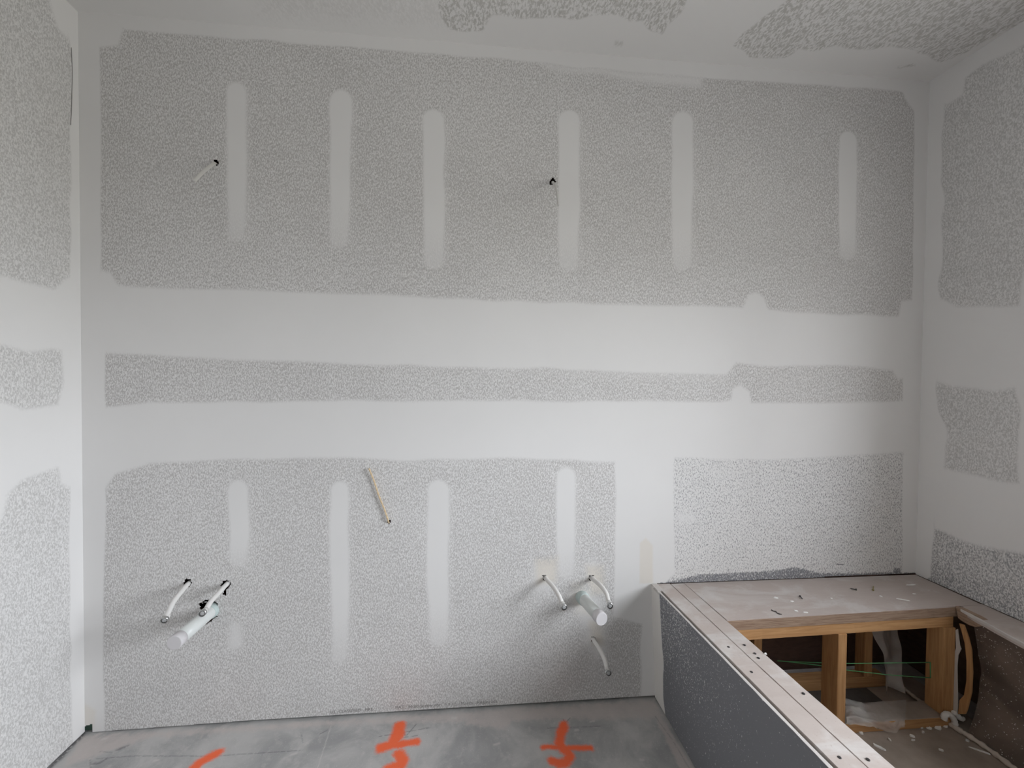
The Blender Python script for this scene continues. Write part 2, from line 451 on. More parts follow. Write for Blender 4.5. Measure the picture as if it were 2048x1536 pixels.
    lowr = [(1320, 1166), (1345, 1163), (1372, 1156), (1400, 1149), (1460, 1147), (1510, 1145), (1560, 1141), (1588, 1136), (1612, 1139), (1640, 1146), (1700, 1146), (1786, 1145), (1788, 1136), (1800, 1135), (1803, 1145), (1830, 1144), (1834, 1175), (1310, 1200)]
    s = np.zeros(n); cover(s, rag, yz0(lowr), 0.002)
    mud *= 1 - s; dark[:] = np.maximum(dark, s)
    # smears left by the trowel on that panel
    m([(1350, 915), (1470, 925), (1520, 940), (1480, 965), (1430, 968), (1400, 945)], 0.03, 0.6)
    m([(1352, 1018), (1395, 1025), (1395, 1048), (1352, 1052)], 0.016, 0.75)
    for yy, a0, a1, wt in ((1062, 1560, 1800, .45), (1078, 1360, 1700, .25), (1110, 1500, 1800, .55), (1128, 1400, 1780, .5), (975, 1640, 1690, .4)):
        s2 = np.zeros(n); cover(s2, Q, [on_y(a0, yy)[[0, 2]], on_y(a1, yy - 4)[[0, 2]]], 0.03, wt, 'max', False, 0.014)
        mud[:] = np.maximum(mud, s2 * (1 - s))
    cover(den, Q, yz0([(1345, 910), (1812, 900), (1812, 1150), (1345, 1165)]), 0.02, 0.80, 'set')
    cover(den, Q, yz0(lowr), 0.004, 0.22, 'set')
    cover(den, Q, yz0([(1225, 1235), (1284, 1245), (1284, 1395), (1100, 1400), (1150, 1300)]), 0.05, 0.42, 'set')
    den += 0.10 * (vnoise(P, 2.3, 11) - 0.5)
    # pencil dash, screw dimples
    for (px, py, r) in ((1680, 1129, .0),):
        s = np.zeros(n); cover(s, P, [on_y(px - 6, py)[[0, 2]], on_y(px + 7, py)[[0, 2]]], 0.002, 1, 'max', False, 0.002); dark[:] = np.maximum(dark, s); mud *= 1 - s; den *= 1 - s
    return np.stack([mud, den, cream, dark], 1)

HOLES = [([(367, 1163), (372, 1158), (380, 1159), (384, 1165), (378, 1174), (369, 1172)], .004), ([(448, 1160), (456, 1159), (462, 1168), (454, 1178), (453, 1191), (446, 1189), (449, 1178), (441, 1173)], .004),
         ([(398, 1210), (406, 1204), (420, 1200), (434, 1206), (438, 1218), (434, 1232), (424, 1243), (412, 1248), (401, 1226)], .007),
         ([(428, 320), (434, 319), (437, 325), (434, 331), (428, 328)], .002), ([(1100, 359), (1108, 357), (1113, 363), (1109, 369), (1099, 368)], .002),
         ([(774, 1041), (781, 1040), (783, 1045), (776, 1049)], .001), ([(1085, 1151), (1092, 1150), (1094, 1160), (1087, 1162)], .002),
         ([(1178, 1150), (1187, 1150), (1187, 1162), (1179, 1161)], .002), ([(1183, 1273), (1191, 1274), (1190, 1284), (1183, 1283)], .002)]
def back_holes(C):
    kill = (C[:, 0] > 2.283) & (C[:, 1] < DECK + 0.002 + 0.003 * np.clip((C[:, 0] - 2.9) / 0.4, 0, 1))
    gap = 0.003 + 0.0068 * np.clip((C[:, 0] - 0.1) / 0.5, 0, 1)
    kill |= (C[:, 1] < gap)
    for pts, jit in HOLES:
        s = np.zeros(len(C))
        q = C + np.stack([vnoise(C, 170, 21) - 0.5, vnoise(C, 170, 22) - 0.5], 1) * jit * 2
        cover(s, q, yz0(pts), 0.0005)
        kill |= s > 0.5
    s = np.zeros(len(C)); cover(s, C, yz0([(150, 1452), (171, 1452), (185, 1448), (187, 1480), (150, 1480)]), 0.0005)
    return kill | (s > 0.5)
zs = np.concatenate([np.arange(0, 0.016, 0.002), np.arange(0.016, 0.60, 0.0035), np.arange(0.60, HGT, 0.006), [HGT]])
xs = np.concatenate([np.arange(0, WID, 0.0045), [WID]])
wall_back = struct(grid('wall_back', xs, zs, lambda P: np.stack([P[:, 0], np.zeros(len(P)), P[:, 1]], 1), M['wall'], back_attr, back_holes))
box('sole_plate', -0.05, 2.29, 0.012, 0.10, 0.0, 0.038, M['treated'], wall_back)
bm = bmesh.new()
for a in ([(-.22, .11, -.05), (WID + .2, .11, -.05), (WID + .2, .11, HGT), (-.22, .11, HGT)], [(-.1, 0, HGT), (WID + .1, 0, HGT), (WID + .1, .11, HGT), (-.1, .11, HGT)],
          [(-.1, 0, -.002), (WID + .1, 0, -.002), (WID + .1, .11, -.002), (-.1, .11, -.002)], [(WID + .1, 0, 0), (WID + .1, .11, 0), (WID + .1, .11, HGT), (WID + .1, 0, HGT)]):
    bm.faces.new([bm.verts.new(p) for p in a])
done('stud_cavity', bm, M['brown'], wall_back)
# faded mill print along the foot of the board
def print_text(txt, p0, p1, size, width=None):
    a, b = on_y(*p0), on_y(*p1)
    cu = bpy.data.curves.new('printed_text', 'FONT'); cu.body = txt; cu.size = size; cu.extrude = 0.0001
    o = bpy.data.objects.new('printed_text', cu); COL.objects.link(o)
    bpy.context.view_layer.update()
    wd = max(o.dimensions.x, 1e-3)
    dg = bpy.context.evaluated_depsgraph_get()
    me = bpy.data.meshes.new_from_object(o.evaluated_get(dg))
    bpy.data.objects.remove(o)
    L_ = np.linalg.norm(b - a); ang = math.atan2(b[2] - a[2], b[0] - a[0])
    t = link('printed_text', me, M['ink'], wall_back)
    t.location = (a[0], -0.0006, a[2]); t.rotation_euler = (math.pi / 2, -ang, 0)
    t.scale = (L_ / wd, 1, 1)
print_text('PAT.  Multi Screw nbr.  1.11.c   Marca   Registrada', (791, 1418), (994, 1405), 0.019)
print_text('U.L. CLASSIFIED   FIRE', (660, 1427), (745, 1421), 0.017)

# ------------------------------------------------------------------ left wall
def xl(P): return np.stack([-0.06 * P[:, 0] * 0, P[:, 0], P[:, 1]], 1)
LTOE = 0.0599                                            # the corner is a little off square
def left_fn(P): return np.stack([-LTOE * P[:, 0], P[:, 0], P[:, 1]], 1)
def pl(pts):
    out = []
    for a, b in pts:
        v = ray(a, b); n_ = np.array([1.0, LTOE, 0]); q = CAM - v * (n_ @ CAM) / (n_ @ v); out.append((q[1], q[2]))
    return out
def left_attr(P):
    n = len(P); mud = np.zeros(n); den = np.full(n, 0.57)
    Q = P + np.stack([vnoise(P, 11, 1) - 0.5, vnoise(P, 11, 2) - 0.5], 1) * 0.02
    def m(pts, fe=0.012, wt=1.0, mode='max'): cover(mud, Q, pl(pts), fe * 1.8, wt, mode)
    m([(138, -20), (139, 300), (139, 545), (142, 760), (138, 1000), (139, 1200), (143, 1500), (200, 1500), (200, -20)], 0.006)
    m([(92, -40), (100, 25), (112, 60), (140, 85), (175, 40), (170, -40)], 0.015)
    m([(-200, 510), (0, 546), (65, 560), (108, 575), (125, 555), (160, 545), (160, 720), (110, 704), (0, 697), (-200, 690)], 0.014)
    m([(118, 690), (160, 690), (160, 830), (115, 830), (120, 760)], 0.012)
    m([(-200, 800), (0, 803), (45, 812), (115, 803), (160, 790), (160, 985), (114, 975), (112, 938), (45, 964), (20, 990), (12, 1030), (0, 1058), (-200, 1075)], 0.014)
    return np.stack([mud, den, np.zeros(n), np.zeros(n)], 1)
ysn = np.concatenate([-np.array([5.3, 3.6, 2.6, 1.6, 0.9]), np.arange(-0.5, 0, 0.004), [0]])
zsw = np.concatenate([np.arange(0, HGT, 0.006), [HGT]])
wall_left = struct(grid('wall_left', ysn, zsw, left_fn, M['side'], left_attr, lambda C: (C[:, 1] < 0.005)))
box('sole_plate', -0.20, -0.014, -5.4, 0.05, 0, 0.038, M['treated'], wall_left).rotation_euler = (0, 0, LTOE)
bm = bmesh.new()
bm.faces.new([bm.verts.new(p) for p in ((-.2, .11, 0), (-.2, -5.4, 0), (-.2, -5.4, HGT), (-.2, .11, HGT))])
done('stud_cavity', bm, M['brown'], wall_left)
bm = bmesh.new()
add_tube(bm, smooth_path([np.array((q[0] * 0 - LTOE * q[0] + 0.0008, q[0], q[1])) for q in pl([(142, 95), (144, 140), (143, 200), (141, 250)])], 14), 0.0007, 6)
done('lifted_tape_edge', bm, M['dark'], wall_left)

# ------------------------------------------------------------------ right wall with the window opening
RTOE = 0.0263
def right_fn(P): return np.stack([WID - RTOE * P[:, 0], P[:, 0], P[:, 1]], 1)
def prr(pts):
    out = []
    for a, b in pts:
        v = ray(a, b); n_ = np.array([1.0, RTOE, 0]); t = (WID - n_ @ CAM) / (n_ @ v); q = CAM + v * t; out.append((q[1], q[2]))
    return out
def right_attr(P):
    n = len(P); mud = np.zeros(n); den = np.full(n, 0.55); dark = np.zeros(n)
    Q = P + np.stack([vnoise(P, 11, 31) - 0.5, vnoise(P, 11, 32) - 0.5], 1) * 0.02
    def m(pts, fe=0.012, wt=1.0, mode='max'): cover(mud, Q, prr(pts), fe * 1.8, wt, mode)
    m([(1835, 100), (1887, 210), (1886, 400), (1880, 600), (1876, 780), (1884, 830), (1893, 870), (1893, 950), (1868, 1020), (1864, 1155), (1820, 1180), (1820, 100)], 0.006)
    m([(1840, 140), (2070, -5), (2070, 74), (2048, 88), (1970, 129), (1932, 156), (1925, 190), (1890, 212), (1840, 215)], 0.010)
    m([(1840, 590), (1884, 600), (1908, 614), (1960, 610), (2070, 603), (2070, 770), (1990, 782), (1950, 778), (1905, 775), (1870, 765)], 0.014)
    m([(1840, 790), (1878, 830), (1896, 872), (1895, 940), (1960, 952), (2030, 964), (2070, 968), (2070, 1115), (1946, 1090), (1896, 1074), (1862, 1060)], 0.014)
    m([(2034, 760), (2034, 980), (2090, 990), (2090, 750)], 0.008); m([(2043, 540), (2040, 620), (2090, 620), (2090, 540)], 0.008)
    cover(dark, Q, prr([(1850, 1040), (2100, 1100), (2100, 1400), (1840, 1180)]), 0.012, 0.62)
    cover(den, Q, prr([(1850, 1040), (2100, 1100), (2100, 1400), (1840, 1180)]), 0.05, 0.60, 'set')
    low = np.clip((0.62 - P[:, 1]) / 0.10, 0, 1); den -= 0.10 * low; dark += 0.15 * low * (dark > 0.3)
    m([(1862, 1155), (1864, 1120), (1856, 1110), (1830, 1150)], 0.004)
    wb = (P[:, 0] < -0.41)                                     # taped returns round the window
    mud = np.where(wb, 1.0, mud)
    return np.stack([mud, den, np.zeros(n), dark], 1)
ysr = np.unique(np.concatenate([[-5.2, -4.9], np.linspace(WINS[1][1], WINS[1][0], 12), np.linspace(WINS[0][1], WINS[0][0], 12), [-0.9, -0.7, -0.55], np.arange(-0.5, 0, 0.004), [0]]))
zsr = np.unique(np.concatenate([np.arange(DECK + 0.0006, HGT, 0.006), [HGT]] + [[w_[2], w_[3]] for w_ in WINS]))
def win_holes(C):
    k_ = np.zeros(len(C), bool)
    for ya, yb, za, zb in WINS: k_ |= (C[:, 0] < ya) & (C[:, 0] > yb) & (C[:, 1] > za) & (C[:, 1] < zb)
    return k_
struct(grid('wall_right', ysr, zsr, right_fn, M['side'], right_attr, win_holes))
wall_right = bpy.data.objects['wall_right']
bm = bmesh.new()
XB = WID + 0.14
for a in ([(XB, .11, -.01), (XB, -5.3, -.01), (XB, -5.3, DECK + .1), (XB, .11, DECK + .1)], [(WID, .11, DECK + .1), (XB, .11, DECK + .1), (XB, -5.3, DECK + .1), (WID + .1, -5.3, DECK + .1)],
          [(3.35, -5.3, -.01), (XB, -5.3, -.01), (XB, -5.3, DECK + .1), (3.35, -5.3, DECK + .1)], [(WID - .1, -5.3, -.003), (XB, -5.3, -.003), (XB, .11, -.003), (WID - .1, .11, -.003)]):
    bm.faces.new([bm.verts.new(p) for p in a])
done('stud_cavity', bm, M['batt'], wall_right)

# windows in the right wall: jambs, frame, pane
for wi, (ya, yb, za, zb) in enumerate(WINS):
    win = struct(bpy.data.objects.new('window_%d' % (wi + 1), None)); COL.objects.link(win)
    ym = (ya + yb) / 2
    win.location = (WID - RTOE * ym, ym, za); win.rotation_euler = (0, 0, RTOE)
    hl, hh = (ya - yb) / 2, zb - za
    wb_ = lambda nm, x0, x1, y0, y1, z0, z1, m_: box(nm, x0, x1, y0, y1, z0, z1, m_, win, .002)
    wb_('jamb', .006, WIN_T + .06, hl, hl + .03, -.03, hh + .03, M['gypsum'])
    wb_('jamb', .006, WIN_T + .06, -hl - .03, -hl, -.03, hh + .03, M['gypsum'])
    wb_('head', .006, WIN_T + .06, -hl, hl, hh, hh + .03, M['gypsum'])
    wb_('sill', .006, WIN_T + .06, -hl, hl, -.03, 0, M['gypsum'])
    bm = bmesh.new()
    for (c0, c1, c2, c3) in ((-hl, -hl + .05, 0, hh), (hl - .05, hl, 0, hh), (-hl + .05, hl - .05, 0, .05), (-hl + .05, hl - .05, hh - .05, hh)):
        add_box(bm, WIN_T - .03, WIN_T + .01, c0, c1, c2, c3, .003)
    done('frame', bm, M['frame'], win)
    wb_('pane', WIN_T - .012, WIN_T - .008, -hl + .04, hl - .04, .04, hh - .04, M['glass'])

# ------------------------------------------------------------------ ceiling, floor, wall behind the camera
def ceil_attr(P):
    n = len(P); tex = np.zeros(n)
    Q = P + np.stack([vnoise(P, 14, 41) - 0.5, vnoise(P, 14, 42) - 0.5], 1) * 0.03
    pz = lambda pts: [tuple(on_z(a, b, HGT)[:2]) for a, b in pts]
    cover(tex, Q, pz([(875, -60), (880, 25), (898, 55), (960, 62), (985, 30), (1090, 34), (1180, 34), (1290, 36), (1310, 60), (1330, 68), (1345, 40), (1370, 0), (1390, -60)]), 0.012)
    cover(tex, Q, pz([(1462, 95), (1480, 70), (1520, 45), (1560, 12), (1600, -20), (1640, -70), (2200, -70), (2060, 36), (1985, 75), (1920, 108), (1880, 126), (1850, 118), (1846, 98), (1720, 97), (1600, 96), (1570, 112), (1500, 110)]), 0.012)
    cover(tex, Q, pz([(1232, 80), (1255, 84), (1250, 94), (1230, 92)]), 0.012, 0.5); cover(tex, Q, pz([(1800, 132), (1822, 130), (1822, 138), (1798, 138)]), 0.012, 0.6)
    cover(tex, Q, pz([(500, 40), (900, 62), (900, -60), (500, -60)]), 0.08, 0.30)
    tex = np.where(P[:, 1] < -0.5, 0.6, tex)
    return np.stack([1 - tex, 0.60 + 0.0 * tex, np.zeros(n), np.zeros(n)], 1)
xsc = np.concatenate([[-0.3], np.arange(0.0, WID, 0.006), [WID, WID + 0.2]])
ysc = np.concatenate([[-5.3, -2.5, -1.2], np.arange(-0.6, 0.0, 0.006), [0.0, 0.11]])
struct(grid('ceiling', xsc, ysc, lambda P: np.stack([P[:, 0], P[:, 1], np.full(len(P), HGT)], 1), M['ceil'], ceil_attr))

def floor_attr(P):
    n = len(P); og = np.zeros(n); ln = np.zeros(n); du = np.zeros(n); lt = np.zeros(n)
    Q = P + np.stack([vnoise(P, 40, 51) - 0.5, vnoise(P, 40, 52) - 0.5], 1) * 0.008
    fz = lambda pts: np.array([on_z(a, b, 0.0)[:2] for a, b in pts])
    def st(out, pts, r, fe, wt=1.0, src=Q): cover(out, src, fz(pts), fe, wt, 'max', False, r)
    st(og, [(799, 1453), (797, 1466), (788, 1486)], .024, .022); st(og, [(760, 1496), (790, 1491), (834, 1483)], .015, .018); st(og, [(762, 1496), (786, 1489), (794, 1478)], .020, .018)
    st(og, [(798, 1508), (805, 1519), (801, 1531), (775, 1540), (760, 1552)], .020, .020)
    st(og, [(1128, 1449), (1123, 1465), (1119, 1486), (1128, 1500)], .019, .021); st(og, [(1088, 1494), (1125, 1495), (1182, 1496)], .011, .017); st(og, [(1130, 1500), (1139, 1513), (1132, 1524), (1118, 1527), (1104, 1521)], .018, .020)
    st(og, [(436, 1506), (418, 1514), (398, 1526), (385, 1542), (370, 1560)], .019, .022)
    for pts, wt in (([(190, 1518), (260, 1512), (380, 1512), (420, 1513), (470, 1509), (600, 1501)], .55), ([(495, 1503), (520, 1496), (545, 1492), (555, 1494)], .0), ([(757, 1473), (800, 1466), (860, 1455)], .7), ([(790, 1446), (800, 1458), (812, 1472), (832, 1449)], .75),
                    ([(808, 1475), (835, 1471)], .7), ([(1095, 1456), (1145, 1455), (1200, 1452)], .55), ([(1126, 1438), (1131, 1446), (1140, 1436)], .6), ([(1310, 1432), (1345, 1480), (1378, 1536)], .45), ([(602, 1465), (606, 1485)], .5), ([(640, 1468), (655, 1460)], .6),
                    ([(200, 1503), (225, 1505)], .5), ([(180, 1520), (182, 1536)], .6)):
        if wt: st(ln, pts, .0014, .0022, wt, P)
    st(ln, [(172, 1464), (150, 1486), (98, 1538), (60, 1578)], .008, .010, .75)
    for a, b in ((185, 1528), (205, 1520), (240, 1497), (250, 1494), (235, 1500), (195, 1526)): st(ln, [(a, b), (a + 6, b - 2)], .004, .006, .6)
    st(lt, [(662, 1452), (650, 1490), (634, 1540)], .0012, .0018, .9, P)
    lo_e = fz([(1285, 1455), (1298, 1450), (1301, 1458), (1288, 1461)]); cover(lt, Q, lo_e, .012, .25)
    for a, b in ((205, 1478), (1150, 1462), (990, 1489), (700, 1430), (905, 1437), (310, 1521), (585, 1508), (1280, 1520), (1180, 1444)): st(lt, [(a, b), (a + 7, b - 1)], .004, .004, .8)
    cover(du, P, fz([(160, 1470), (700, 1436), (1310, 1396), (1330, 1440), (1100, 1442), (900, 1446), (700, 1452), (300, 1478), (120, 1540)]), .03, .75)
    cover(du, P, fz([(1300, 1396), (1392, 1540), (1360, 1540), (1312, 1440)]), .02, .9)
    cover(du, P, fz([(930, 1430), (1040, 1425), (1010, 1462), (930, 1450)]), .03, .8)
    return np.stack([og, ln, du, lt], 1)
xsf = np.concatenate([[-0.3], np.arange(0, 2.32, 0.0032), [2.7, 3.2, WID + 0.2]])
ysf = np.concatenate([[-5.3, -2.5, -1.2, -0.6], np.arange(-0.36, 0, 0.0032), [0.0, 0.11]])
struct(grid('floor', xsf, ysf, lambda P: np.stack([P[:, 0], P[:, 1], np.zeros(len(P))], 1), M['floor'], floor_attr))
def front_attr(P):
    n = len(P); return np.stack([((P[:, 0] % 1.2) < 0.2).astype(float), np.full(n, .0), np.zeros(n), np.full(n, .5)], 1)
struct(grid('wall_front', np.linspace(-0.2, WID + 0.2, 40), np.linspace(0, HGT, 30), lambda P: np.stack([P[:, 0], np.full(len(P), -5.2), P[:, 1]], 1), M['wall'], front_attr))

# ------------------------------------------------------------------ tub apron wall (the low wall along the tub)
YE = -1.9
aw = thing('tub_apron_wall', 'low dark grey board wall with long pale plywood strips on top', 'half wall', loc=(2.35, -0.9, 0))
def loc(p, o): return (p[0] - o.location.x, p[1] - o.location.y, p[2] - o.location.z)
S = lambda y: 2.255 - 0.075 * y
S0 = lambda y: 2.281 - 0.016 * y
Pp = lambda y: 2.270 - 0.078 * y
Gg = lambda y: 2.339 - 0.081 * y
Ii = lambda y: 2.400 - 0.082 * y
def face_fn(P):
    t = P[:, 1] / DECK
    return np.stack([S0(P[:, 0]) * (1 - t) + S(P[:, 0]) * t - aw.location.x, P[:, 0] - aw.location.y, P[:, 1]], 1)
def face_attr(P):
    n = len(P); mud = np.zeros(n); Q = P + np.stack([vnoise(P, 14, 61) - 0.5, vnoise(P, 14, 62) - 0.5], 1) * 0.02
    cover(mud, Q, [(-0.085, -0.1), (-0.075, 0.6), (0.1, 0.6), (0.1, -0.1)], .006)
    den = 0.42 * np.clip((P[:, 0] + 0.6) / 0.4, 0, 1) * np.clip(P[:, 1] / 0.35, 0.2, 1) - 0.0
    return np.stack([mud, den, 0.4 * mud, np.ones(n)], 1)
o = grid('facing_board', np.concatenate([np.linspace(YE, -0.9, 40), np.arange(-0.895, 0, 0.004), [0]]), np.concatenate([np.arange(0.004, DECK - 0.002, 0.005), [DECK - 0.002]]), face_fn, M['apron'], face_attr)
o.parent = aw
def strip(name, xa, xb, z0, z1, mat, y0=0.0, y1=YE, wob=0.0, parent=aw, n=60):
    bm = bmesh.new(); rows = []
    for k in range(n + 1):
        y = y0 + (y1 - y0) * k / n
        wa = wob * (random.random() - .5); wb_ = wob * (random.random() - .5)
        rows.append([bm.verts.new(loc((x, y, z), parent)) for x, z in ((xa(y) + wa, z0), (xa(y) + wa, z1), (xb(y) + wb_, z1), (xb(y) + wb_, z0))])
    for a, b in zip(rows, rows[1:]):
        for q in range(4): bm.faces.new((a[q], a[(q + 1) % 4], b[(q + 1) % 4], b[q]))
    bm.faces.new(rows[0]); bm.faces.new(rows[-1][::-1])
    return done(name, bm, mat, parent)
strip('board_edge', lambda y: S(y) + .0008, lambda y: Pp(y) - .0065, DECK - .012, DECK - .0015, M['gypsum'], wob=.002)
st1 = strip('plywood_strip', lambda y: Pp(y) + .002, lambda y: Gg(y) - .0024, DECK - .018, DECK + .001, M['ply'], y0=-.004, wob=.0012)
st2 = strip('plywood_strip', lambda y: Gg(y) + .0024, Ii, DECK - .018, DECK, M['ply'], y0=-.004, wob=.0012)
strip('top_plate', lambda y: S(y) + .016, lambda y: Ii(y) - .004, DECK - .057, DECK - .0185, M['pine_y'])
strip('sole_plate', lambda y: S0(y) + .014, lambda y: S0(y) + .10, 0.0, .038, M['pine_y'])
for y in (-.02, -.42, -.83, -1.23, -1.64):
    box('stud', S(y) + .030 - aw.location.x, S(y) + .110 - aw.location.x, y - .038 - aw.location.y, y - aw.location.y, .039, DECK - .058, M['pine_z'], aw)
strip('corner_bead', lambda y: S(y) - .001, lambda y: Pp(y) + .012, DECK - .006, DECK + .0015, M['gypsum'], y0=-.002, y1=-.055, n=10, wob=.004)
def screw_head(p, parent, r=.0042, mat=None):
    bm = bmesh.new()
    add_tube(bm, [(p[0], p[1], p[2] - .004), (p[0], p[1], p[2] + .0006), (p[0], p[1], p[2] + .0010)], [r * .7, r, r * .72], 14)
    return done('screw', bm, mat or M['screw'], parent, True)
for a, b, s in ((1457, 1294, st1), (1503, 1344, st1), (1510, 1307, st1), (1679, 1515, st1), (1489, 1290, st2), (1517, 1316, st2), (1607, 1387, st2), (1736, 1519, st2)):
    screw_head(loc(on_z(a, b, DECK + .001), aw), s)

# ------------------------------------------------------------------ tub deck along the back wall
dk = thing('tub_deck', 'wide dusty plywood deck on pine framing against the back wall', 'tub deck', loc=(2.95, -0.12, 0))
FY = lambda x: -0.262 + (x - 2.42) * 0.0215
def slab(name, z0, z1, mat, x0, x1, inset=0.0, back=-.003, front=None):
    bm = bmesh.new(); ft = front or (lambda x: FY(x) + inset)
    n = 40; xs_ = np.linspace(x0, x1, n + 1)
    top = [(x - (.023 if k == 0 and x0 < 2.43 and back > -.01 else 0), back) for k, x in enumerate(xs_)] + [(x, ft(x) + .0015 * (random.random() - .5)) for x in xs_[::-1]]
    add_prism(bm, [loc((x, y, z0), dk) for x, y in top], [loc((x, y, z1), dk) for x, y in top])
    return done(name, bm, mat, dk)
slab('plywood_top', DECK - .0035, DECK + .0003, M['ply'], 2.4255, WID - .004)
slab('plywood_core', DECK - .022, DECK - .0036, M['edge'], 2.4258, WID - .004, .001)
slab('plywood_core', DECK - .0415, DECK - .0225, M['edge'], 2.426, WID - .004, .002)
slab('header', .419, DECK - .0435, M['pine_x'], 2.427, 3.389, .004, front=None, back=-.165)
slab('ledger', .419, DECK - .0435, M['pine_x'], 2.427, 3.50, .215)
def dbox(name, x0, x1, y0, y1, z0, z1, mat): return box(name, x0 - dk.location.x, x1 - dk.location.x, y0 - dk.location.y, y1 - dk.location.y, z0, z1, mat, dk, .003)
dbox('post', 2.884, 2.920, -.251, -.180, .069, .4185, M['pine_z'])
dbox('post', 3.340, 3.389, -.246, -.184, .069, .4185, M['pine_z'])
bp = dbox('bottom_plate', 2.42, 3.385, -.252, -.172, .031, .0685, M['pine_x'])
bp.data.materials.append(M['slab'])                                  # its upper face lies under floor dust
for p_ in bp.data.polygons: p_.material_index = 1 if p_.normal.z > .9 else 0
dbox('rear_plate', 2.42, 3.32, -.052, -.004, .031, .078, M['pine_x'])
for a in (2.695, 3.215): dbox('rear_stud', a, a + .037, -.052, -.006, .0785, .418, M['pine_z'])
for p in ((3.349, -.238, .41), (3.36, -.247, .12)): pass
box('subfloor_board', 2.40, 3.50, -1.9, -.001, .002, .030, M['slab'], None, .001)
tag(bpy.data.objects['subfloor_board'], 'dusty brown floor board inside the open tub frame', 'floor board')
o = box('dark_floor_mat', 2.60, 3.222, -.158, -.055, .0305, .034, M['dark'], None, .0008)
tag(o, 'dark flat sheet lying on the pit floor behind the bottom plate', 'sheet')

# ------------------------------------------------------------------ right hand ledge and the plastic film below it
lg = thing('tub_ledge', 'narrow plywood ledge along the right wall with pale highlight strip along the front edge', 'ledge', loc=(3.45, -.9, .3))
INN = lambda y: float(np.interp(-y, [0, .23, .30, .37, .455, .7, 1.9], [3.408, 3.405, 3.385, 3.374, 3.362, 3.35, 3.34]))
strip('ledge_board', INN, lambda y: WID - RTOE * y - .002, DECK - .0195, DECK - .001, M['ply'], y0=-.232, parent=lg, wob=.003, n=80)
strip('edge_highlight', lambda y: INN(y) - .003 - .002 * math.sin(y * 40), lambda y: INN(y) + .004, DECK - .010, DECK - .0002, M['gypsum'], y0=-.245, parent=lg, wob=.003, n=80)  # highlight along the ledge front, put in as a paler strip

def film_fn(P):
    y, t = P[:, 0], P[:, 1]                               # t: 0 at the ledge, 1 on the pit floor
    top = np.array([INN(v) for v in y]) + .010
    z = (DECK - .022) * (1 - t) + .034 * t
    bow = np.sin(np.clip(t, 0, 1) * math.pi) * .018
    foot = np.clip((t - .62) / .38, 0, 1) ** 1.7 * .036
    x = top + (3.425 - top) * np.clip(t * 2.2, 0, 1) + bow - foot
    W2 = np.stack([y * 1.0, z], 1)
    x = x + .020 * (vnoise(W2, 9, 71) - .5) * np.sin(t * math.pi) + .009 * (vnoise(W2, 26, 72) - .5) * np.sin(t * math.pi)
    x = np.minimum(x, 3.46)
    return np.stack([x, y, z], 1)
fy = np.concatenate([np.linspace(-1.9, -.9, 30), np.arange(-.89, -.290, .008), [-.290]])
o = grid('plastic_film', fy, np.linspace(0, 1, 44), film_fn, M['vapour'])
o.data.polygons.foreach_set('use_smooth', [True] * len(o.data.polygons))
tag(o, 'white-flecked brown plastic film sheet hanging under the right ledge', 'plastic sheet')
def xface(name, pts, x, thick, mat, parent=None, curve=None):
    bm = bmesh.new()
    a = [on_x(px, py, x) for px, py in pts]
    add_prism(bm, [tuple(p) for p in a], [(p[0] + thick, p[1], p[2]) for p in a])
    return done(name, bm, mat, parent)
o = xface('wood_lip', [(1911, 1212), (1955, 1233), (1996, 1257), (2000, 1268), (1988, 1262), (1978, 1258), (1966, 1252), (1950, 1254), (1938, 1250), (1924, 1242), (1916, 1236)], 3.392, .02, M['edge'])
o.parent = lg; o.location = -lg.location
o = xface('torn_strip', [(1918, 1247), (1927, 1250), (1936, 1275), (1942, 1300), (1944, 1345), (1942, 1385), (1934, 1418), (1930, 1428), (1916, 1428), (1919, 1400), (1928, 1390), (1933, 1360), (1933, 1320), (1929, 1285), (1923, 1262)], 3.392, .006, M['pine_z'])
tag(o, 'curved tan torn strip beside the slit in the plastic film', 'torn strip')
o = xface('pale_strip', [(1911, 1260), (1915, 1258), (1919, 1290), (1922, 1298), (1916, 1310), (1914, 1330), (1915, 1400), (1914, 1426), (1904, 1426), (1906, 1330), (1907, 1312), (1912, 1296)], 3.389, .003, M['cable'])
tag(o, 'pale grey plastic strip hanging down beside the right pine post', 'plastic strip')
o = box('stud_block', 3.475, 3.51, -.30, -.262, .031, .44, M['brown'])
tag(o, 'dark wall stud behind the slit in the film', 'stud')

def bead(name, pts, rad, label, cat, mat=None, jit=.25, group=None, n=40):
    bm = bmesh.new()
    path = smooth_path(pts, n)
    rads = [rad * (1 + jit * (random.random() - .5) * 2) * (0.55 if i in (0, n - 1) else 1) for i in range(n)]
    add_tube(bm, path, rads, 12)
    o = done(name, bm, mat or M['foam'], None, True)
    return tag(o, label, cat, group)
bead('foam_bead', [on_z(a, b, .04) for a, b in ((1897, 1447), (1915, 1458), (1938, 1472), (1975, 1497), (2030, 1538), (2075, 1572))], .009, 'long pale bead of spray foam along the foot of the plastic film', 'foam')
bead('foam_curl', [on_y(a, b, -.262) for a, b in ((1888, 1440), (1889, 1431), (1895, 1428), (1902, 1431), (1908, 1440), (1910, 1450))], .0095, 'white hooked curl of foam at the foot of the right pine post', 'foam', M['chip'], .12)
bead('foam_lump', [on_y(a, b, -.252) for a, b in ((1906, 1424), (1914, 1430), (1920, 1437), (1928, 1436))], .009, 'white foam lump under the torn tan strip', 'foam', M['chip'], .3, n=14)
bead('foam_bead', [on_z(a, b, .045) for a, b in ((1796, 1368), (1812, 1380), (1832, 1396), (1850, 1409))], .0065, 'short foam bead inside the frame running towards the right post', 'foam')
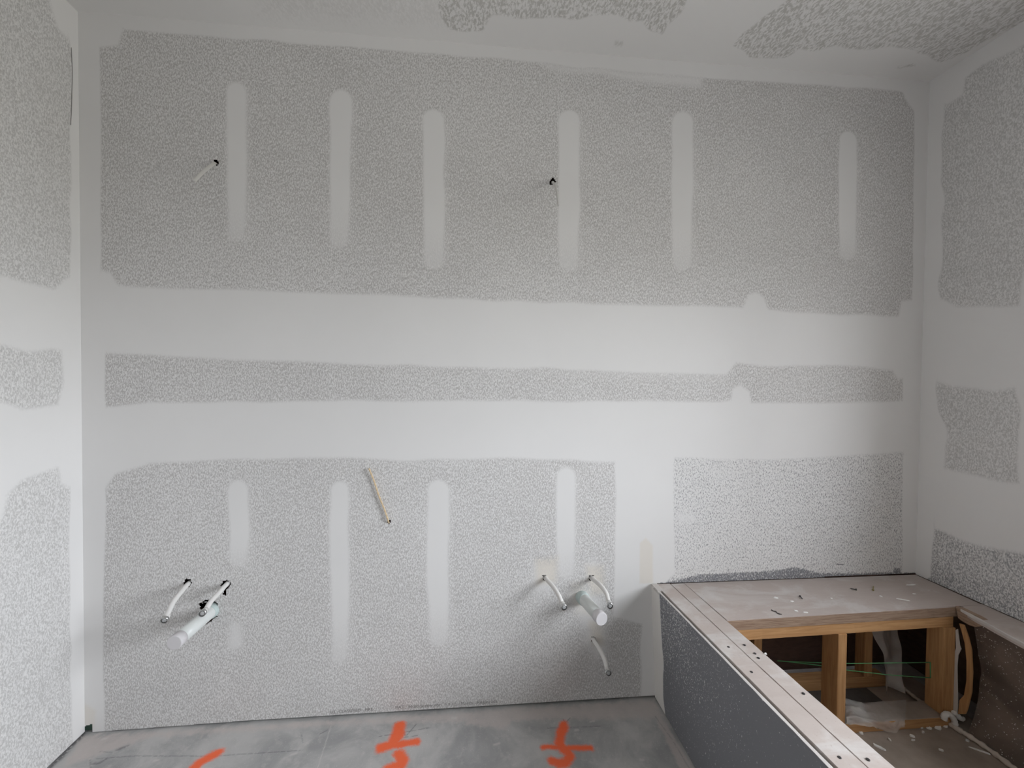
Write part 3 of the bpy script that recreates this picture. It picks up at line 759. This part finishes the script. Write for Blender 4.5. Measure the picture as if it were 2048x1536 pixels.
bead('foam_lump', [on_z(a, b, .075) for a, b in ((1776, 1352), (1784, 1350), (1793, 1356), (1796, 1364))], .013, 'pale foam lump deep in the frame where the strings cross', 'foam', None, .25, n=14)

# string lines inside the frame
bm = bmesh.new()
add_tube(bm, [on_y(1555, 1322, -.12), on_y(1650, 1326, -.15), on_y(1700, 1327, -.18), np.array((3.338, -.203, on_y(1857, 1325, -.203)[2]))], .0016, 8)
add_tube(bm, [on_y(1555, 1321, -.10), on_y(1640, 1331, -.13), on_y(1700, 1341, -.15), on_y(1780, 1350, -.18), np.array((3.338, -.205, on_y(1857, 1356, -.205)[2]))], .0016, 8)
add_tube(bm, [np.array((3.337, -.203, on_y(1857, 1325, -.203)[2])), np.array((3.337, -.205, on_y(1857, 1356, -.205)[2]))], .0016, 8)
tag(done('string_line', bm, M['green'], None, True), 'green string stretched twice across the dark tub frame opening', 'string')

# hanging film inside, crumpled film on the plate
def hang_fn(P):
    u, t = P[:, 0], P[:, 1]
    lx = np.interp(t, [0, .25, .5, .75, 1], [3.135, 3.185, 3.225, 3.245, 3.250])
    x = lx + (3.336 - lx) * u
    z = .412 * (1 - t) + .052 * t
    y = -.098 - .02 * np.sin(u * 5 + t * 2) - .015 * (vnoise(P, 6, 81) - .5)
    return np.stack([x, y, z], 1)
o = grid('hanging_film', np.linspace(0, 1, 20), np.linspace(0, 1, 30), hang_fn, M['clear'])
o.data.polygons.foreach_set('use_smooth', [True] * len(o.data.polygons))
tag(o, 'dull clear plastic hanging in the frame just left of the right post', 'plastic sheet')
def scrap_fn(P):
    u, t = P[:, 0], P[:, 1]
    out = []
    for a, b in zip(u, t):
        tx = np.interp(a, [0, .4, .8, 1], [1690, 1740, 1788, 1812]); ty = np.interp(a, [0, .3, .6, .85, 1], [1397, 1402, 1412, 1411, 1409])
        bx = np.interp(a, [0, .4, .8, 1], [1692, 1740, 1786, 1808]); by = np.interp(a, [0, .4, .82, .9, 1], [1446, 1453, 1466, 1456, 1453])
        px, py = tx + (bx - tx) * b, ty + (by - ty) * b
        yy = np.interp(b, [0, .55, .7, 1], [-.165, -.235, -.256, -.262])
        q = on_y(px, py, yy)
        out.append(q)
    q = np.array(out)
    q[:, 2] += .010 * (vnoise(P, 9, 91) - .5) + .006 * (vnoise(P, 20, 92) - .5)
    q[:, 1] -= .004 * vnoise(P, 13, 93)
    q[:, 2] = np.maximum(q[:, 2], np.where(q[:, 1] > -.253, .071, .034))
    return q
o = grid('plastic_scrap', np.linspace(0, 1, 40), np.linspace(0, 1, 26), scrap_fn, M['clear'])
tag(o, 'crumpled clear plastic film draped over the pine bottom plate', 'plastic sheet')

# ------------------------------------------------------------------ plumbing stubs
def drain(label, base, tip, r, ring_at):
    t = thing('drain_pipe', label, 'pipe', 'capped white drain stubs', loc=tuple(base))
    b, e = np.zeros(3), np.asarray(tip) - np.asarray(base)
    d = e / np.linalg.norm(e); L_ = np.linalg.norm(e)
    bm = bmesh.new(); add_tube(bm, [b - d * .06, b, b + d * L_ * .5, e - d * .030], r, 36); done('pipe', bm, M['pvc'], t, True)
    bm = bmesh.new(); add_tube(bm, [b - d * .03, b + d * ring_at, b + d * (ring_at + .004)], [r * 1.14, r * 1.14, r * 1.02], 36); done('coupling', bm, M['coupling'], t, True)
    bm = bmesh.new(); add_tube(bm, [e - d * .030, e - d * .0295, e - d * .003, e - d * .0006, e], [r * 1.0, r * 1.06, r * 1.06, r * 1.02, r * .96], 36); o = done('cap', bm, M['pvccap'], t, True); o['label'] = 'matte white end cap'
    return t
drain('fat white capped drain stub, the left one, out of a ragged hole', (.464, 0, .459), (.464, -.19, .461), .0238, .012)
drain('fat white capped drain stub, the right one, with a pale green ring', (1.950, 0, .456), (1.984, -.165, .462), .0238, .022)

def supply(label, pts, r=.0088):
    """pts: (px, py, distance from the wall)"""
    P3 = [on_y(a, b, -d_) for a, b, d_ in pts]
    base = P3[0]
    t = thing('supply_pipe', label, 'pipe', 'white water supply stubs', loc=tuple(base))
    P3 = [p - base for p in P3]
    P3 = [P3[0] + np.array((0, .05, 0))] + P3
    path = smooth_path(P3, 30)
    d = path[-1] - path[-3]; d /= np.linalg.norm(d)
    e = path[-1]
    bm = bmesh.new(); add_tube(bm, path[:-1] + [e - d * .003], r, 22); done('tube', bm, M['pex'], t, True)
    bm = bmesh.new(); add_tube(bm, [e - d * .024, e - d * .0235, e - d * .006, e - d * .005], [r * 1.02, r * 1.2, r * 1.2, r * 1.02], 22); done('sleeve', bm, M['pex'], t, True)
    bm = bmesh.new(); add_tube(bm, [e - d * .0085, e - d * .008, e + d * .0006, e + d * .001], [r * 1.08, r * 1.38, r * 1.38, r * 1.12], 22, cap=False)
    done('crimp_ring', bm, M['crimp'], t, True)
    bm = bmesh.new(); add_tube(bm, [e - d * .004, e - d * .001, e + d * .0008], [r * .98, r * .98, r * .5], 18); done('plug', bm, M['plug'], t, True)
    return t
supply('thin white curved pipe stub furthest left on the back wall', [(376, 1168, 0), (362, 1184, .045), (346, 1205, .088), (333, 1233, .128), (328, 1241, .143)])
supply('thin white pipe stub that crosses in front of the left drain stub', [(454, 1168, 0), (438, 1185, .05), (421, 1204, .10), (412, 1219, .122), (404, 1227, .147)])
supply('thin white pipe stub at upper left of the right drain stub', [(1091, 1156, 0), (1105, 1172, .05), (1117, 1190, .095), (1124, 1206, .118), (1128, 1215, .145)])
supply('thin white pipe stub at upper right of the right drain stub', [(1183, 1156, 0), (1200, 1170, .06), (1212, 1186, .10), (1217, 1203, .125), (1220, 1212, .152)])
supply('thin white pipe stub lowest on the wall, below the right drain stub', [(1187, 1279, 0), (1200, 1300, .05), (1209, 1319, .095), (1214, 1337, .118), (1217, 1346, .145)])

# ------------------------------------------------------------------ cables and cord
def cable(label, pts, r, flat, fdir, nm='electrical_cable', mat=None, grp='white cables for wall lights'):
    P3 = [on_y(a, b, -d_) for a, b, d_ in pts]
    base = P3[0]
    P3 = [P3[0] + np.array((0, .05, 0))] + P3
    bm = bmesh.new(); add_tube(bm, [p - base for p in smooth_path(P3, 30)], r, 14, flat=flat, flat_dir=fdir)
    o = done(nm, bm, mat or M['cable'], None, True, tuple(base))
    return tag(o, label, 'cable', grp)
cable('short white cable sticking out high on the left of the wall', [(431, 326, 0), (424, 330, .03), (406, 344, .07), (388, 362, .10)], .0062, .42, (.6, 0, 1))
cable('short white cable drooping high on the wall, right of centre', [(1105, 365, 0), (1110, 372, .04), (1114, 388, .075), (1116, 411, .095)], .0058, .75, (1, 0, 0.2))
# twisted tan cord: two strands
ctrl = smooth_path([on_y(a, b, -d_) for a, b, d_ in ((777, 1044, -.03), (777, 1044, 0.006), (770, 1022, .008), (758, 992, .009), (748, 962, .009), (738, 937, .011))], 90)
co = thing('pull_cord', 'thin tan twisted cord standing out of a small hole', 'cord', None, tuple(ctrl[20]))
for ph in (0, math.pi):
    bm = bmesh.new()
    pth = [p - ctrl[20] + .0017 * np.array((math.cos(i * .62 + ph), math.sin(i * .62 + ph), 0)) for i, p in enumerate(ctrl)]
    add_tube(bm, pth, .0021, 8); done('strand', bm, M['cord'], co, True)

# ------------------------------------------------------------------ loose screws and scraps
def loose_screw(label, pa, pb, mat, z=DECK + .0043):
    a, b = on_z(*pa, z), on_z(*pb, z)
    d = b - a; L_ = np.linalg.norm(d); d /= L_
    t = thing('loose_screw', label, 'screw', 'loose screws on the tub deck', tuple(a))
    bm = bmesh.new(); add_tube(bm, [np.zeros(3), d * .0012, d * .004], [.0038, .0040, .0018], 12); done('head', bm, mat, t, True)
    n = 28; bm = bmesh.new(); add_tube(bm, [d * (.004 + (L_ - .004) * k / (n - 1)) for k in range(n)], [(.0019 if k % 2 else .0013) * (1 if k < n - 3 else .45) for k in range(n)], 10); done('shank', bm, mat, t, True)
loose_screw('black screw lying on the deck near its back edge', (1713, 1179), (1700, 1177), M['screw'])
loose_screw('black screw lying on the middle of the deck, tilted', (1600, 1192), (1605, 1198), M['screw'])
loose_screw('small yellowish screw on the deck, right of the black ones', (1746, 1180), (1747, 1172), M['brass'])

def scrap_mesh(L_, W_, T_, seed, bend=0.0):
    r = random.Random(seed); bm = bmesh.new(); n = 10
    ring = [(math.cos(2 * math.pi * k / n) * L_ * r.uniform(.75, 1.1), math.sin(2 * math.pi * k / n) * W_ * r.uniform(.7, 1.15)) for k in range(n)]
    add_prism(bm, [(x, y + bend * x * x / L_, 0) for x, y in ring], [(x * .88, y * .85 + bend * x * x / L_, T_ * r.uniform(.7, 1.2)) for x, y in ring])
    bmesh.ops.recalc_face_normals(bm, faces=bm.faces)
    me = bpy.data.meshes.new('gypsum_scrap'); bm.to_mesh(me); bm.free(); return me
def scrap(px, py, z, Lm, Wm, ang, label, grp, mat=M['chip'], T_=.0025, bend=0.0, name='gypsum_scrap'):
    o = link(name, scrap_mesh(Lm, Wm, T_, px * 7 + py, bend), mat)
    p = on_z(px, py, z); o.location = (p[0], p[1], z); o.rotation_euler = (0, 0, ang)
    return tag(o, label, 'scrap', grp)
DZ = DECK + .0004
G1 = 'white gypsum scraps on the tub deck'
for (a, b, L_, W_, an, lab) in ((1552, 1196, .011, .005, -.2, 'white gypsum scrap on the deck, leftmost of the bigger ones'), (1584, 1203, .008, .004, -.2, 'white gypsum scrap on the deck beside the tilted black screw'),
                                (1592, 1222, .008, .004, -.4, 'left one of two white scraps near the front edge of the deck'), (1611, 1225, .010, .004, -.2, 'right one of two white scraps near the front edge of the deck'),
                                (1822, 1170, .030, .004, .0, 'long thin white scrap near the deck corner by the right wall'), (1828, 1188, .008, .003, -.2, 'short white scrap on the deck in front of the long thin one'),
                                (1808, 1200, .026, .003, -.45, 'slim slanting white sliver near the right end of the deck'), (1762, 1193, .004, .005, .3, 'tiny white crumb on the deck in front of the yellowish screw'),
                                (1663, 1197, .004, .003, 0, 'tiny white crumb on the deck between the two black screws')):
    scrap(a, b, DZ, L_, W_, an, lab, G1)
for i, (a, b) in enumerate(((1548, 1223), (1557, 1228))):
    scrap(a, b, DZ, .011, .003, -.7 - .2 * i, ('curled dark paper sliver, left one of two by the deck front edge', 'curled dark paper sliver, right one of two by the deck front edge')[i], 'dark slivers on the tub deck', M['dark'], .003, .4, 'paper_sliver')
scrap(1910 + 12, 1214, DZ - .001, .010, .002, -.1, 'small dark sliver on the right ledge near its corner', None, M['dark'], .002, 0, 'paper_sliver')
scrap(1531, 1308, DZ, .005, .004, .4, 'white crumb on the inner edge of the upper plywood strip', None)
G2 = 'white foam scraps on the pit floor'
PZ = .0308
lab2 = ['white scrap closest to the hooked foam curl', 'white foam scrap in front of the bottom plate, second left of the foam curl', 'white foam scrap in front of the bottom plate, third left of the foam curl', 'small white crumb left of the row by the bottom plate',
        'white crumb just below the row by the bottom plate', 'long white scrap lying alone in the middle of the pit floor', 'small upright-looking white crumb beside the long scrap', 'white scrap right of the crumpled plastic film',
        'small white sliver below the scrap by the crumpled film', 'white crumb against the foam bead along the film', 'white crumb next to the left end of the bottom plate', 'pale scrap lowest in view on the pit floor', 'thin white sliver on the pit floor by the foam bead']
for (a, b, L_, W_, an), lb in zip(((1891, 1452, .014, .008, .3), (1876, 1456, .017, .009, .2), (1858, 1457, .011, .006, -.3), (1843, 1456, .006, .004, 0), (1846, 1465, .007, .004, .4), (1758, 1495, .020, .007, -.8), (1779, 1480, .004, .006, 0),
                               (1824, 1473, .010, .005, -.5), (1826, 1481, .009, .003, 0), (1935, 1482, .008, .005, 0), (1721, 1466, .009, .008, .3), (1882, 1501, .008, .004, -.4), (1962, 1503, .030, .003, -.65)), lab2):
    scrap(a, b, PZ, L_, W_, an, lb, G2, M['chip'], .005, 0, 'foam_scrap')
